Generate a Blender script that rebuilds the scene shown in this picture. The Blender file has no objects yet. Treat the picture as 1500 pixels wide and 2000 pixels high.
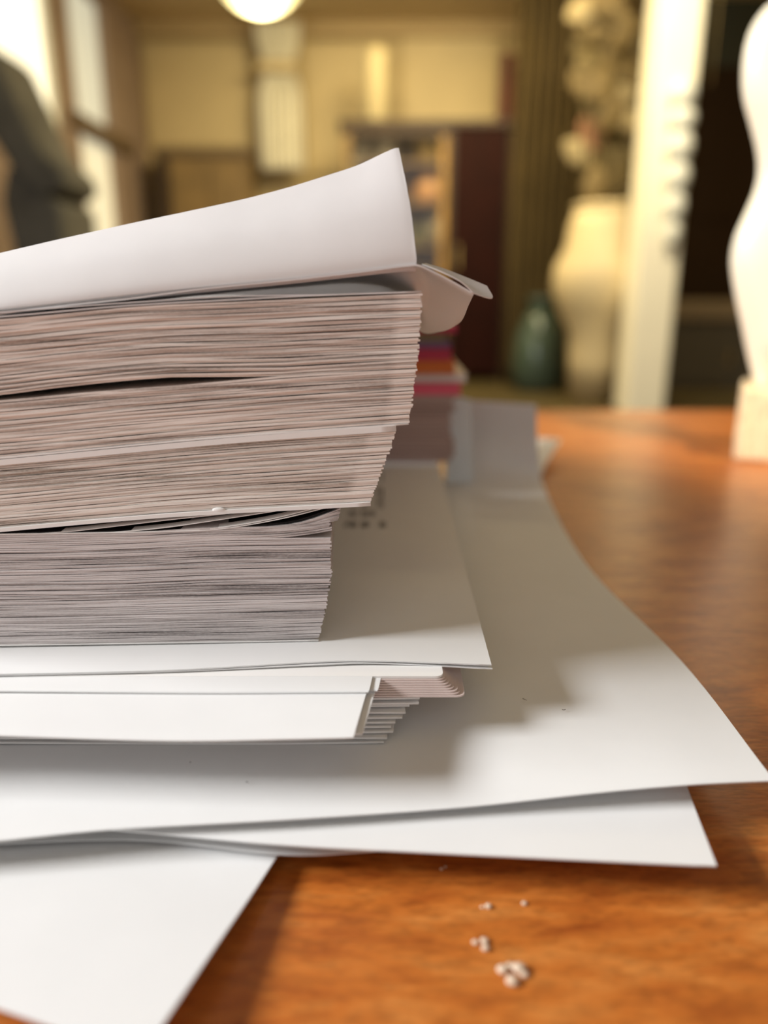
import bpy, bmesh, math, random
from mathutils import Vector, Matrix, noise
random.seed(7)
sc = bpy.context.scene
col = sc.collection

# ---------------------------------------------------------------- camera
F = 1500.0                       # focal length in pixels of the 1500 x 2000 frame
CAMZ = 0.135                     # lens height above the desk top
PITCH = math.atan(440.0 / F)     # downward tilt
cd = bpy.data.cameras.new('camera')
cd.sensor_fit = 'VERTICAL'; cd.sensor_height = 36.0; cd.sensor_width = 27.0
cd.lens = 36.0 * F / 2000.0
cd.clip_start = 0.01; cd.clip_end = 60
cd.dof.use_dof = True; cd.dof.focus_distance = 0.224; cd.dof.aperture_fstop = 4.5
cam = bpy.data.objects.new('camera', cd); col.objects.link(cam)
cam.location = (0, 0, CAMZ); cam.rotation_euler = (math.pi / 2 - PITCH, 0, 0)
sc.camera = cam

# ---------------------------------------------------------------- light
w = bpy.data.worlds.new('daylight'); sc.world = w; w.use_nodes = True
bg = w.node_tree.nodes['Background']
bg.inputs['Color'].default_value = (1.0, 0.975, 0.96, 1); bg.inputs['Strength'].default_value = 0.41

def area(name, loc, target, sx, sy, power, color):
    d = bpy.data.lights.new(name, 'AREA'); d.shape = 'RECTANGLE'; d.size = sx; d.size_y = sy
    d.energy = power; d.color = color
    o = bpy.data.objects.new(name, d); col.objects.link(o); o.location = loc
    o.rotation_euler = (Vector(target) - Vector(loc)).to_track_quat('-Z', 'Y').to_euler()
    return o
area('assumed_key_left', (-2.09, 0.06, 1.18), (0.0, 0.2, 0.05), 1.05, 0.50, 96, (0.965, 0.985, 1.0))  # assumed key light from the left, set by the shadows; no window stands here
area('added_fill_back', (0.2, 6.3, 2.55), (0.2, 6.9, 0.0), 1.6, 0.9, 118, (1.0, 0.80, 0.42))  # added warm fill for the far room, no visible fixture
area('added_fill_front', (1.2, 4.2, 2.55), (1.6, 5.6, 0.0), 1.2, 0.8, 128, (1.0, 0.87, 0.60))  # second added fill, unseen, brightens the post and urn
sp = bpy.data.lights.new('added_sculpture_spot', 'SPOT'); sp.energy = 90; sp.color = (1.0, 0.83, 0.58)  # unseen spot added to brighten the sculpture and its block
sp.spot_size = math.radians(19); sp.spot_blend = 0.6; sp.shadow_soft_size = 0.06
so = bpy.data.objects.new('added_sculpture_spot', sp); col.objects.link(so); so.location = (0.75, -0.25, 1.15)
so.rotation_euler = (Vector((0.36, 0.66, 0.12)) - so.location).to_track_quat('-Z', 'Y').to_euler()

sc.view_settings.view_transform = 'Standard'; sc.view_settings.look = 'None'
sc.view_settings.gamma = 1.0; sc.view_settings.use_curve_mapping = False
sc.view_settings.exposure = 0.14
try:
    sc.cycles.use_denoising = True
    sc.cycles.max_bounces = 10; sc.cycles.diffuse_bounces = 5; sc.cycles.transmission_bounces = 6
except Exception:
    pass

# ---------------------------------------------------------------- helpers
def ray(px, py):
    d = ((px - 750) / F, -(py - 1000) / F, 1.0)
    c, s = math.cos(PITCH), math.sin(PITCH)
    return Vector((d[0], d[2] * c + d[1] * s, -d[2] * s + d[1] * c))
def P(px, py, z):                 # point of the photograph on a level at height z
    r = ray(px, py); return Vector((0, 0, CAMZ)) + r * ((z - CAMZ) / r.z)
def Q(px, py, Y):                 # point of the photograph at distance Y in front of the lens
    r = ray(px, py); return Vector((0, 0, CAMZ)) + r * (Y / r.y)

def tag(o, label=None, cat=None, group=None, kind=None):
    if label: o['label'] = label
    if cat: o['category'] = cat
    if group: o['group'] = group
    if kind: o['kind'] = kind
    return o
def empty(name, loc, label, cat, group=None):
    o = bpy.data.objects.new(name, None); col.objects.link(o); o.location = loc
    o.empty_display_size = 0.02
    return tag(o, label, cat, group)
def mesh_obj(name, verts, faces, mat, parent=None, smooth=False):
    me = bpy.data.meshes.new(name)
    off = parent_loc(parent)
    me.from_pydata([tuple(Vector(v) - off) for v in verts], [], faces); me.update()
    if smooth:
        for p in me.polygons: p.use_smooth = True
    o = bpy.data.objects.new(name, me); col.objects.link(o); me.materials.append(mat)
    if parent: o.parent = parent
    return o
def parent_loc(p):
    v = Vector((0, 0, 0))
    while p is not None:
        v += p.location; p = p.parent
    return v
def bm_obj(name, bm, mat, parent=None, smooth=False):
    off = parent_loc(parent)
    bmesh.ops.recalc_face_normals(bm, faces=bm.faces)
    for v in bm.verts: v.co -= off
    me = bpy.data.meshes.new(name); bm.to_mesh(me); bm.free()
    if smooth:
        for p in me.polygons: p.use_smooth = True
    o = bpy.data.objects.new(name, me); col.objects.link(o); me.materials.append(mat)
    if parent: o.parent = parent
    return o
def add_box(bm, lo, hi, bevel=0.0, rz=0.0):
    lo, hi = Vector(lo), Vector(hi); c = (lo + hi) / 2; s = hi - lo
    m = Matrix.Translation(c) @ Matrix.Rotation(rz, 4, 'Z') @ Matrix.Diagonal((s.x, s.y, s.z, 1))
    r = bmesh.ops.create_cube(bm, size=1.0, matrix=m)
    if bevel > 0:
        es = list({e for v in r['verts'] for e in v.link_edges})
        bmesh.ops.bevel(bm, geom=es, offset=bevel, segments=2, affect='EDGES', profile=0.5)
def box(name, lo, hi, mat, parent=None, bevel=0.0, rz=0.0):
    bm = bmesh.new(); add_box(bm, lo, hi, bevel, rz); return bm_obj(name, bm, mat, parent)
def lathe(name, prof, c, mat, parent=None, n=32, sx=1.0, sy=1.0):
    # prof: (radius, z) from bottom to top
    vs, fs = [], []
    for r, z in prof:
        for k in range(n):
            a = 2 * math.pi * k / n
            vs.append((c[0] + r * sx * math.cos(a), c[1] + r * sy * math.sin(a), c[2] + z))
    for i in range(len(prof) - 1):
        for k in range(n):
            k2 = (k + 1) % n
            fs.append((i * n + k, i * n + k2, (i + 1) * n + k2, (i + 1) * n + k))
    fs.append(tuple(reversed(range(n)))); fs.append(tuple((len(prof) - 1) * n + k for k in range(n)))
    return mesh_obj(name, vs, fs, mat, parent, True)
def tube(name, pts, r, mat, parent=None, n=8):
    bm = bmesh.new(); rings = []
    pts = [Vector(p) for p in pts]
    for i, p in enumerate(pts):
        t = (pts[min(i + 1, len(pts) - 1)] - pts[max(i - 1, 0)]).normalized()
        a = t.orthogonal().normalized(); b = t.cross(a)
        rings.append([bm.verts.new(p + (a * math.cos(2 * math.pi * k / n) + b * math.sin(2 * math.pi * k / n)) * r) for k in range(n)])
    for i in range(len(rings) - 1):
        for k in range(n):
            bm.faces.new((rings[i][k], rings[i][(k + 1) % n], rings[i + 1][(k + 1) % n], rings[i + 1][k]))
    bm.faces.new(rings[0]); bm.faces.new(list(reversed(rings[-1])))
    return bm_obj(name, bm, mat, parent, True)

def cr(p, t):                     # Catmull-Rom through the points p, t in 0..1
    n = len(p) - 1
    if n == 0: return p[0].copy()
    s = min(t * n, n - 1e-9); i = int(s); u = s - i
    p1, p2 = p[i], p[i + 1]
    p0 = p[i - 1] if i > 0 else p1 * 2 - p2
    p3 = p[i + 2] if i + 2 <= n else p2 * 2 - p1
    return 0.5 * ((2 * p1) + (p2 - p0) * u + (2 * p0 - 5 * p1 + 4 * p2 - p3) * u * u + (3 * p1 - p0 - 3 * p2 + p3) * u ** 3)
def sheet(name, rows, mat, thick=0.00025, nu=40, nv=24, parent=None, rough=0.0):
    """paper: rows of points from the near edge to the far edge, each left to right"""
    rows = [[Vector(q) for q in r] for r in rows]
    grid = []
    for j in range(nv + 1):
        line = []
        for i in range(nu + 1):
            u = i / nu
            line.append(cr([cr(r, u) for r in rows], j / nv))
        grid.append(line)
    nrm = []
    for j in range(nv + 1):
        for i in range(nu + 1):
            a = grid[j][min(i + 1, nu)] - grid[j][max(i - 1, 0)]
            b = grid[min(j + 1, nv)][i] - grid[max(j - 1, 0)][i]
            nrm.append(a.cross(b).normalized())
    W = nu + 1; N = W * (nv + 1)
    top = []
    for j in range(nv + 1):
        for i in range(W):
            p = grid[j][i].copy()
            if rough and (j == 0 or i == nu):
                p += Vector((noise.noise(p * 900) * rough, noise.noise(p * 800) * rough, 0))
            top.append(p)
    bot = [top[k] - nrm[k] * thick for k in range(N)]
    fs = []
    for j in range(nv):
        for i in range(nu):
            a = j * W + i
            fs.append((a, a + 1, a + W + 1, a + W))
            fs.append((N + a, N + a + W, N + a + W + 1, N + a + 1))
    ring = [i for i in range(W)] + [j * W + nu for j in range(1, nv + 1)] + [nv * W + i for i in range(nu - 1, -1, -1)] + [j * W for j in range(nv - 1, 0, -1)]
    m_ = len(ring); base = 2 * N
    rim = [top[k] for k in ring] + [bot[k] for k in ring]
    for k in range(m_):
        k2 = (k + 1) % m_
        fs.append((base + k2, base + k, base + m_ + k, base + m_ + k2))
    return mesh_obj(name, top + bot + rim, fs, mat, parent, True)

# ---------------------------------------------------------------- materials
def lin(r, g, b):
    f = lambda c: ((c / 255 + 0.055) / 1.055) ** 2.4 if c > 10 else c / 255 / 12.92
    return (f(r), f(g), f(b), 1)
def mat(name, color, rough=0.6, spec=0.4, coat=0.0, emit=None, metal=0.0, noise_amt=0.0, noise_scale=8.0, trans=0.0, bump=0.0):
    m = bpy.data.materials.new(name); m.use_nodes = True
    nt = m.node_tree; b = nt.nodes['Principled BSDF']
    b.inputs['Base Color'].default_value = color; b.inputs['Roughness'].default_value = rough
    b.inputs['Specular IOR Level'].default_value = spec; b.inputs['Coat Weight'].default_value = coat
    b.inputs['Metallic'].default_value = metal
    if emit:
        b.inputs['Emission Color'].default_value = emit[0]; b.inputs['Emission Strength'].default_value = emit[1]
    if noise_amt > 0 or bump > 0:
        tc = nt.nodes.new('ShaderNodeTexCoord'); nz = nt.nodes.new('ShaderNodeTexNoise')
        nz.inputs['Scale'].default_value = noise_scale; nz.inputs['Detail'].default_value = 4
        nt.links.new(tc.outputs['Object'], nz.inputs['Vector'])
        if noise_amt > 0:
            rp = nt.nodes.new('ShaderNodeValToRGB')
            rp.color_ramp.elements[0].position = 0.3; rp.color_ramp.elements[1].position = 0.7
            rp.color_ramp.elements[0].color = tuple(c * (1 - noise_amt) for c in color[:3]) + (1,)
            rp.color_ramp.elements[1].color = tuple(min(1, c * (1 + noise_amt)) for c in color[:3]) + (1,)
            nt.links.new(nz.outputs['Fac'], rp.inputs['Fac']); nt.links.new(rp.outputs['Color'], b.inputs['Base Color'])
        if bump > 0:
            bp = nt.nodes.new('ShaderNodeBump'); bp.inputs['Strength'].default_value = bump; bp.inputs['Distance'].default_value = 0.0004
            nt.links.new(nz.outputs['Fac'], bp.inputs['Height']); nt.links.new(bp.outputs['Normal'], b.inputs['Normal'])
    if trans > 0:
        out = nt.nodes['Material Output']; tl = nt.nodes.new('ShaderNodeBsdfTranslucent'); mx = nt.nodes.new('ShaderNodeMixShader')
        tl.inputs['Color'].default_value = color; mx.inputs['Fac'].default_value = trans
        nt.links.new(b.outputs['BSDF'], mx.inputs[1]); nt.links.new(tl.outputs['BSDF'], mx.inputs[2]); nt.links.new(mx.outputs['Shader'], out.inputs['Surface'])
    return m

M = {}
M['paper'] = mat('white_paper', (0.86, 0.855, 0.85, 1), 0.6, 0.25, noise_amt=0.012, noise_scale=60, trans=0.12, bump=0.05)
M['paper_soft'] = mat('soft_book_paper', (0.85, 0.83, 0.825, 1), 0.7, 0.2, noise_amt=0.03, noise_scale=45, trans=0.30, bump=0.08)
M['card'] = mat('warm_white_card', (0.86, 0.84, 0.82, 1), 0.55, 0.3)
M['gap_shade'] = mat('gap_shade_dark', (0.012, 0.011, 0.012, 1), 0.6, 0.2)  # near-black tone standing in for deep shade between two books
M['pad'] = mat('pinkish_paper', (0.72, 0.60, 0.56, 1), 0.65, 0.2, noise_amt=0.05, noise_scale=80)

def page_mat(name, light, dark, xm, margin, amt, zs):
    """cut page edges: paper with the ink that runs out to the trimmed edge, clean towards the margin"""
    m = bpy.data.materials.new(name); m.use_nodes = True
    nt = m.node_tree; L = nt.links; b = nt.nodes['Principled BSDF']
    b.inputs['Roughness'].default_value = 0.75; b.inputs['Specular IOR Level'].default_value = 0.15
    ge = nt.nodes.new('ShaderNodeNewGeometry')
    sep = nt.nodes.new('ShaderNodeSeparateXYZ'); L.new(ge.outputs['Position'], sep.inputs[0])
    mp = nt.nodes.new('ShaderNodeMapping'); mp.inputs['Scale'].default_value = (14, 14, zs); L.new(ge.outputs['Position'], mp.inputs['Vector'])
    n1 = nt.nodes.new('ShaderNodeTexNoise'); n1.inputs['Scale'].default_value = 1.0; n1.inputs['Detail'].default_value = 5; n1.inputs['Roughness'].default_value = 0.7
    L.new(mp.outputs['Vector'], n1.inputs['Vector'])
    mp2 = nt.nodes.new('ShaderNodeMapping'); mp2.inputs['Scale'].default_value = (900, 900, 2600); L.new(ge.outputs['Position'], mp2.inputs['Vector'])
    n2 = nt.nodes.new('ShaderNodeTexNoise'); n2.inputs['Scale'].default_value = 1.0; n2.inputs['Detail'].default_value = 2; L.new(mp2.outputs['Vector'], n2.inputs['Vector'])
    r1 = nt.nodes.new('ShaderNodeMapRange'); r1.inputs['From Min'].default_value = 0.36; r1.inputs['From Max'].default_value = 0.64; L.new(n1.outputs['Fac'], r1.inputs['Value'])
    r2 = nt.nodes.new('ShaderNodeMapRange'); r2.inputs['From Min'].default_value = 0.3; r2.inputs['From Max'].default_value = 0.7; r2.inputs['To Min'].default_value = 0.72; r2.inputs['To Max'].default_value = 1.12; L.new(n2.outputs['Fac'], r2.inputs['Value'])
    mul = nt.nodes.new('ShaderNodeMath'); mul.operation = 'MULTIPLY'; L.new(r1.outputs['Result'], mul.inputs[0]); L.new(r2.outputs['Result'], mul.inputs[1])
    mp3 = nt.nodes.new('ShaderNodeMapping'); mp3.inputs['Scale'].default_value = (5, 5, 190); L.new(ge.outputs['Position'], mp3.inputs['Vector'])
    n3 = nt.nodes.new('ShaderNodeTexNoise'); n3.inputs['Scale'].default_value = 1.0; n3.inputs['Detail'].default_value = 2; L.new(mp3.outputs['Vector'], n3.inputs['Vector'])
    r5 = nt.nodes.new('ShaderNodeMapRange'); r5.inputs['From Min'].default_value = 0.36; r5.inputs['From Max'].default_value = 0.64; r5.inputs['To Min'].default_value = 0.25; r5.inputs['To Max'].default_value = 1.35; L.new(n3.outputs['Fac'], r5.inputs['Value'])
    mulb = nt.nodes.new('ShaderNodeMath'); mulb.operation = 'MULTIPLY'; L.new(mul.outputs['Value'], mulb.inputs[0]); L.new(r5.outputs['Result'], mulb.inputs[1]); mul = mulb
    # slanted trim: the margin follows the slanted right end of the block
    sl = nt.nodes.new('ShaderNodeMath'); sl.operation = 'MULTIPLY_ADD'; sl.inputs[1].default_value = -xm[1]; L.new(sep.outputs['Z'], sl.inputs[0]); L.new(sep.outputs['X'], sl.inputs[2])
    r3 = nt.nodes.new('ShaderNodeMapRange'); r3.inputs['From Min'].default_value = xm[0] - margin; r3.inputs['From Max'].default_value = xm[0] - margin + 0.0025
    r3.inputs['To Min'].default_value = 1.0; r3.inputs['To Max'].default_value = 0.12; L.new(sl.outputs['Value'], r3.inputs['Value'])
    m2 = nt.nodes.new('ShaderNodeMath'); m2.operation = 'MULTIPLY'; L.new(mul.outputs['Value'], m2.inputs[0]); L.new(r3.outputs['Result'], m2.inputs[1])
    m3 = nt.nodes.new('ShaderNodeMath'); m3.operation = 'MULTIPLY'; m3.inputs[1].default_value = amt; m3.use_clamp = True; L.new(m2.outputs['Value'], m3.inputs[0])
    mx = nt.nodes.new('ShaderNodeMix'); mx.data_type = 'RGBA'; mx.inputs['A'].default_value = light; mx.inputs['B'].default_value = dark
    L.new(m3.outputs['Value'], mx.inputs['Factor']); L.new(mx.outputs['Result'], b.inputs['Base Color'])
    return m

def wood(name, c1, c2, c3, scale, rough, coat):
    m = bpy.data.materials.new(name); m.use_nodes = True
    nt = m.node_tree; L = nt.links; b = nt.nodes['Principled BSDF']
    tc = nt.nodes.new('ShaderNodeTexCoord'); mp = nt.nodes.new('ShaderNodeMapping'); mp.inputs['Scale'].default_value = scale
    L.new(tc.outputs['Object'], mp.inputs['Vector'])
    n1 = nt.nodes.new('ShaderNodeTexNoise'); n1.inputs['Scale'].default_value = 1.0; n1.inputs['Detail'].default_value = 6; n1.inputs['Roughness'].default_value = 0.62; n1.inputs['Distortion'].default_value = 0.4
    L.new(mp.outputs['Vector'], n1.inputs['Vector'])
    rp = nt.nodes.new('ShaderNodeValToRGB'); e = rp.color_ramp.elements
    e[0].position = 0.30; e[0].color = c1; e[1].position = 0.72; e[1].color = c3
    x = rp.color_ramp.elements.new(0.5); x.color = c2
    L.new(n1.outputs['Fac'], rp.inputs['Fac'])
    mp2 = nt.nodes.new('ShaderNodeMapping'); mp2.inputs['Scale'].default_value = tuple(s * 7 for s in scale); L.new(tc.outputs['Object'], mp2.inputs['Vector'])
    n2 = nt.nodes.new('ShaderNodeTexNoise'); n2.inputs['Scale'].default_value = 1.0; n2.inputs['Detail'].default_value = 3; L.new(mp2.outputs['Vector'], n2.inputs['Vector'])
    r2 = nt.nodes.new('ShaderNodeMapRange'); r2.inputs['From Min'].default_value = 0.35; r2.inputs['From Max'].default_value = 0.55; r2.inputs['To Min'].default_value = 0.74; r2.inputs['To Max'].default_value = 1.0; L.new(n2.outputs['Fac'], r2.inputs['Value'])
    mx = nt.nodes.new('ShaderNodeMix'); mx.data_type = 'RGBA'; mx.blend_type = 'MULTIPLY'; mx.inputs['Factor'].default_value = 1.0
    L.new(rp.outputs['Color'], mx.inputs['A']); L.new(r2.outputs['Result'], mx.inputs['B']); L.new(mx.outputs['Result'], b.inputs['Base Color'])
    b.inputs['Roughness'].default_value = rough; b.inputs['Coat Weight'].default_value = coat; b.inputs['Coat Roughness'].default_value = 0.22
    b.inputs['Specular IOR Level'].default_value = 0.35
    bp = nt.nodes.new('ShaderNodeBump'); bp.inputs['Strength'].default_value = 0.12; bp.inputs['Distance'].default_value = 0.0005
    L.new(n2.outputs['Fac'], bp.inputs['Height']); L.new(bp.outputs['Normal'], b.inputs['Normal'])
    return m
M['desk'] = wood('varnished_wood', (0.33, 0.075, 0.010, 1), (0.52, 0.150, 0.022, 1), (0.66, 0.25, 0.055, 1), (36, 130, 130), 0.38, 0.35)
M['wall'] = mat('tan_plaster', (0.46, 0.36, 0.19, 1), 0.8, noise_amt=0.05, noise_scale=2)
M['panel'] = mat('pale_tan_panel', (0.56, 0.45, 0.25, 1), 0.7, noise_amt=0.04, noise_scale=3)
M['cornice'] = mat('tan_cornice', (0.42, 0.31, 0.16, 1), 0.7)
M['ceiling'] = mat('cream_ceiling', (0.62, 0.50, 0.30, 1), 0.8)
M['floor'] = mat('olive_floor', (0.075, 0.055, 0.020, 1), 0.5, noise_amt=0.15, noise_scale=3)
M['mauve'] = mat('mauve_frame', (0.30, 0.22, 0.17, 1), 0.6, noise_amt=0.08, noise_scale=5)
M['darkframe'] = mat('brown_bar', (0.13, 0.085, 0.045, 1), 0.5)
M['brown'] = mat('brown_wood', (0.20, 0.13, 0.05, 1), 0.5, noise_amt=0.2, noise_scale=4)
M['darkbrown'] = mat('dark_brown_wood', (0.035, 0.018, 0.007, 1), 0.5, noise_amt=0.2, noise_scale=4)
M['maroon'] = mat('maroon_wood', (0.016, 0.0025, 0.0008, 1), 0.6, 0.1, noise_amt=0.2, noise_scale=4)
M['redbrown'] = mat('red_brown_wood', (0.10, 0.02, 0.005, 1), 0.4, noise_amt=0.2, noise_scale=4)
M['gold'] = mat('golden_brown_back', (0.30, 0.17, 0.04, 1), 0.5, noise_amt=0.3, noise_scale=5)
M['olive'] = mat('olive_curtain', (0.060, 0.038, 0.009, 1), 0.8, noise_amt=0.15, noise_scale=4)
M['cream'] = mat('cream_paint', (0.90, 0.84, 0.66, 1), 0.6, noise_amt=0.03, noise_scale=3)
M['creamcloth'] = mat('cream_cloth', (0.93, 0.90, 0.78, 1), 0.8, noise_amt=0.05, noise_scale=6, trans=0.2)
M['urn'] = mat('cream_ceramic', (0.62, 0.50, 0.29, 1), 0.5, noise_amt=0.06, noise_scale=4)
M['shell'] = mat('pale_grey_shell', (0.72, 0.72, 0.64, 1), 0.5)
M['teal'] = mat('teal_glass', (0.05, 0.075, 0.055, 1), 0.25, 0.5, noise_amt=0.2, noise_scale=5)
M['slate'] = mat('slate_fabric', (0.09, 0.085, 0.075, 1), 0.85, noise_amt=0.35, noise_scale=3)
M['nightgreen'] = mat('dark_green_wall', (0.030, 0.030, 0.017, 1), 0.8)
M['doorbrown'] = mat('very_dark_door', (0.022, 0.011, 0.004, 1), 0.7, 0.1)
M['greywood'] = mat('dark_grey_cabinet', (0.06, 0.048, 0.03, 1), 0.6)
M['greytop'] = mat('grey_brown_top', (0.16, 0.115, 0.065, 1), 0.6)
M['leaf'] = mat('dried_tan_leaf', (0.22, 0.155, 0.06, 1), 0.7, noise_amt=0.25, noise_scale=10, trans=0.2)
M['leafpale'] = mat('dried_cream_leaf', (0.46, 0.36, 0.18, 1), 0.7, noise_amt=0.1, noise_scale=10, trans=0.2)
M['leafpink'] = mat('dried_pink_leaf', (0.40, 0.19, 0.10, 1), 0.7, noise_amt=0.1, noise_scale=10, trans=0.2)
M['leafdark'] = mat('dried_dark_leaf', (0.10, 0.07, 0.02, 1), 0.7, noise_amt=0.2, noise_scale=10)
M['statue'] = mat('glossy_cream_ceramic', (0.93, 0.85, 0.64, 1), 0.3, 0.5)
M['palewood'] = wood('pale_wood', (0.84, 0.63, 0.36, 1), (0.88, 0.69, 0.42, 1), (0.92, 0.74, 0.48, 1), (60, 60, 14), 0.5, 0.0)
M['lampglass'] = mat('glowing_lamp_glass', (1, 0.95, 0.7, 1), 0.4, emit=((1.0, 0.86, 0.36, 1), 1.3))
M['brass'] = mat('dull_brass', (0.5, 0.36, 0.14, 1), 0.4, metal=1.0)
M['ink'] = mat('grey_print_ink', (0.05, 0.048, 0.04, 1), 0.7)
M['crumb'] = mat('pale_crumb', (0.84, 0.68, 0.52, 1), 0.7, trans=.3)
M['fleck'] = mat('dark_dust', (0.10, 0.07, 0.06, 1), 0.8)
def glass_mat():
    m = bpy.data.materials.new('cabinet_glass'); m.use_nodes = True
    nt = m.node_tree; out = nt.nodes['Material Output']
    g = nt.nodes.new('ShaderNodeBsdfGlossy'); g.inputs['Roughness'].default_value = 0.05
    t = nt.nodes.new('ShaderNodeBsdfTransparent'); x = nt.nodes.new('ShaderNodeMixShader'); x.inputs['Fac'].default_value = 0.07
    nt.links.new(t.outputs[0], x.inputs[1]); nt.links.new(g.outputs[0], x.inputs[2]); nt.links.new(x.outputs[0], out.inputs['Surface'])
    return m
M['glass'] = glass_mat()
M['daypane'] = mat('daylit_window_pane', (.8, .8, .7, 1), .5, emit=((1.0, .93, .70, 1), 1.1))
M['pane'] = mat('frosted_window_pane', (0.6, 0.6, 0.5, 1), 0.6, emit=((.92, .93, .78, 1), .38))
M['panewarm'] = mat('frosted_cream_pane', (0.6, 0.56, 0.4, 1), 0.6, emit=((1.0, .92, .66, 1), .55))

# ================================================================ the room
ZF = -0.75; ZC = 2.62; XL = -2.43; XR = 4.6; YB = 8.6; YF = -1.6
tag(box('floor', (XL - .2, YF, ZF - .06), (XR + .2, YB + .2, ZF), M['floor']), kind='structure')
tag(box('ceiling', (XL - .2, YF, ZC), (XR + .2, YB + .2, ZC + .06), M['ceiling']), kind='structure')
tag(box('wall_back', (XL - .2, YB, ZF), (XR + .2, YB + .12, ZC), M['wall']), kind='structure')
tag(box('wall_right', (XR, YF, ZF), (XR + .12, YB, ZC), M['wall']), kind='structure')
# left wall: bright window, post, second window, broad mauve post up to the corner
w1 = (3.4, 6.38); w2 = (6.64, 7.62)
zb1 = Q(60, 285, 5.9).z; zt = 2.45
bm = bmesh.new()
add_box(bm, (XL - .12, YF, ZF), (XL, w1[0], ZC))
add_box(bm, (XL - .12, w1[0], ZF), (XL, w1[1], zb1)); add_box(bm, (XL - .12, w1[0], zt), (XL, w1[1], ZC))
add_box(bm, (XL - .12, w1[1], ZF), (XL, w2[0], ZC))
add_box(bm, (XL - .12, w2[0], ZF), (XL, w2[1], 0.45)); add_box(bm, (XL - .12, w2[0], zt), (XL, w2[1], ZC))
add_box(bm, (XL - .12, w2[1], ZF), (XL, YB, ZC))
tag(bm_obj('wall_left', bm, M['mauve']), kind='structure')
wn = empty('window_1', (XL - .06, sum(w1) / 2, zb1), 'tall bright window in the left wall', 'window'); del wn['category']; wn['kind'] = 'structure'
bm = bmesh.new()
add_box(bm, (XL - .10, w1[0], zb1), (XL - .02, w1[0] + .06, zt)); add_box(bm, (XL - .10, w1[1] - .05, zb1), (XL - .02, w1[1], zt))
add_box(bm, (XL - .10, w1[0] + .06, zb1), (XL - .02, w1[1] - .05, zb1 + .05)); add_box(bm, (XL - .10, w1[0] + .06, zt - .05), (XL - .02, w1[1] - .05, zt))
bm_obj('window_frame', bm, M['creamcloth'], wn)
box('window_pane', (XL - .07, w1[0] + .06, zb1 + .05), (XL - .06, w1[1] - .05, zt - .05), M['daypane'], wn)
wn = empty('window_2', (XL - .06, sum(w2) / 2, 0.45), 'frosted window with a brown crossbar in the left wall', 'window'); del wn['category']; wn['kind'] = 'structure'
zc2 = Q(190, 250, 7.0).z
bm = bmesh.new()
add_box(bm, (XL - .10, w2[0], 0.45), (XL + .01, w2[0] + .08, zt)); add_box(bm, (XL - .10, w2[1] - .06, 0.45), (XL + .01, w2[1], zt))
bm_obj('window_frame', bm, M['mauve'], wn)
box('crossbar', (XL - .06, w2[0] - .12, zc2 - .07), (XL + .06, w2[1] + .35, zc2 + .05), M['darkframe'], wn, 0.01)
box('window_pane', (XL - .07, w2[0] + .08, zc2 + .05), (XL - .06, w2[1] - .06, zt), M['pane'], wn)
box('window_pane', (XL - .07, w2[0] + .08, 0.46), (XL - .06, w2[1] - .06, zc2 - .07), M['panewarm'], wn)
# cornice, wall panels
tag(box('trim_1', (XL, YB - .10, Q(700, 76, YB).z), (1.55, YB, Q(700, 45, YB).z), M['cornice'], bevel=0.02), kind='structure')
def wall_panel(n, x0, x1, y0, y1):
    a = Q(x0, y1, YB - .03); b = Q(x1, y0, YB - .03)
    tag(box('trim_%d' % n, (a.x, YB - .03, a.z), (b.x, YB, b.z), M['panel'], bevel=0.01), kind='structure')
wall_panel(2, 292, 482, 86, 286); wall_panel(3, 600, 762, 84, 340); wall_panel(4, 785, 975, 70, 330)

# ---- dark partition on the right with door
a = Q(1325, 0, 7.9)
tag(box('wall_partition', (a.x - .1, 7.9, ZF), (XR, 8.0, ZC), M['nightgreen']), kind='structure')
dr = empty('door_1', (3.1, 7.86, ZF), 'very dark brown door beyond the cream post', 'door'); del dr['category']; dr['kind'] = 'structure'
d0 = Q(1338, 130, 7.86); d1 = Q(1560, 130, 7.86)
box('door_leaf', (d0.x, 7.84, ZF), (d1.x, 7.90, d0.z), M['doorbrown'], dr, 0.01)
for k in range(2):
    zz = ZF + 0.3 + k * 1.2
    box('door_panel', (d0.x + .15, 7.82, zz), (d1.x - .15, 7.84, zz + 1.0), M['doorbrown'], dr, 0.008)

# ---- low grey cabinet in front of the dark door
g = empty('low_cabinet', (Q(1440, 600, 6.9).x, 7.1, ZF), 'low dark grey cabinet with lighter top under the dark door', 'cabinet')
x0 = Q(1312, 600, 6.9).x; x1 = Q(1600, 600, 6.9).x; zt_ = Q(1400, 588, 6.9).z
box('cabinet_top', (x0 - .02, 6.88, zt_ - .17), (x1 + .02, 7.42, zt_), M['greytop'], g, 0.02)
box('body', (x0, 6.92, ZF), (x1, 7.4, zt_ - .17), M['greywood'], g)
for k in range(2):
    xa = x0 + .03 + k * (x1 - x0) / 2; xb = xa + (x1 - x0) / 2 - .06
    d = box('door', (xa, 6.90, ZF + .06), (xb, 6.92, zt_ - .20), M['greywood'], g, 0.005)
    box('handle', (xb - .06, 6.88, ZF + .22), (xb - .045, 6.90, ZF + .34), M['brass'], d)

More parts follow.
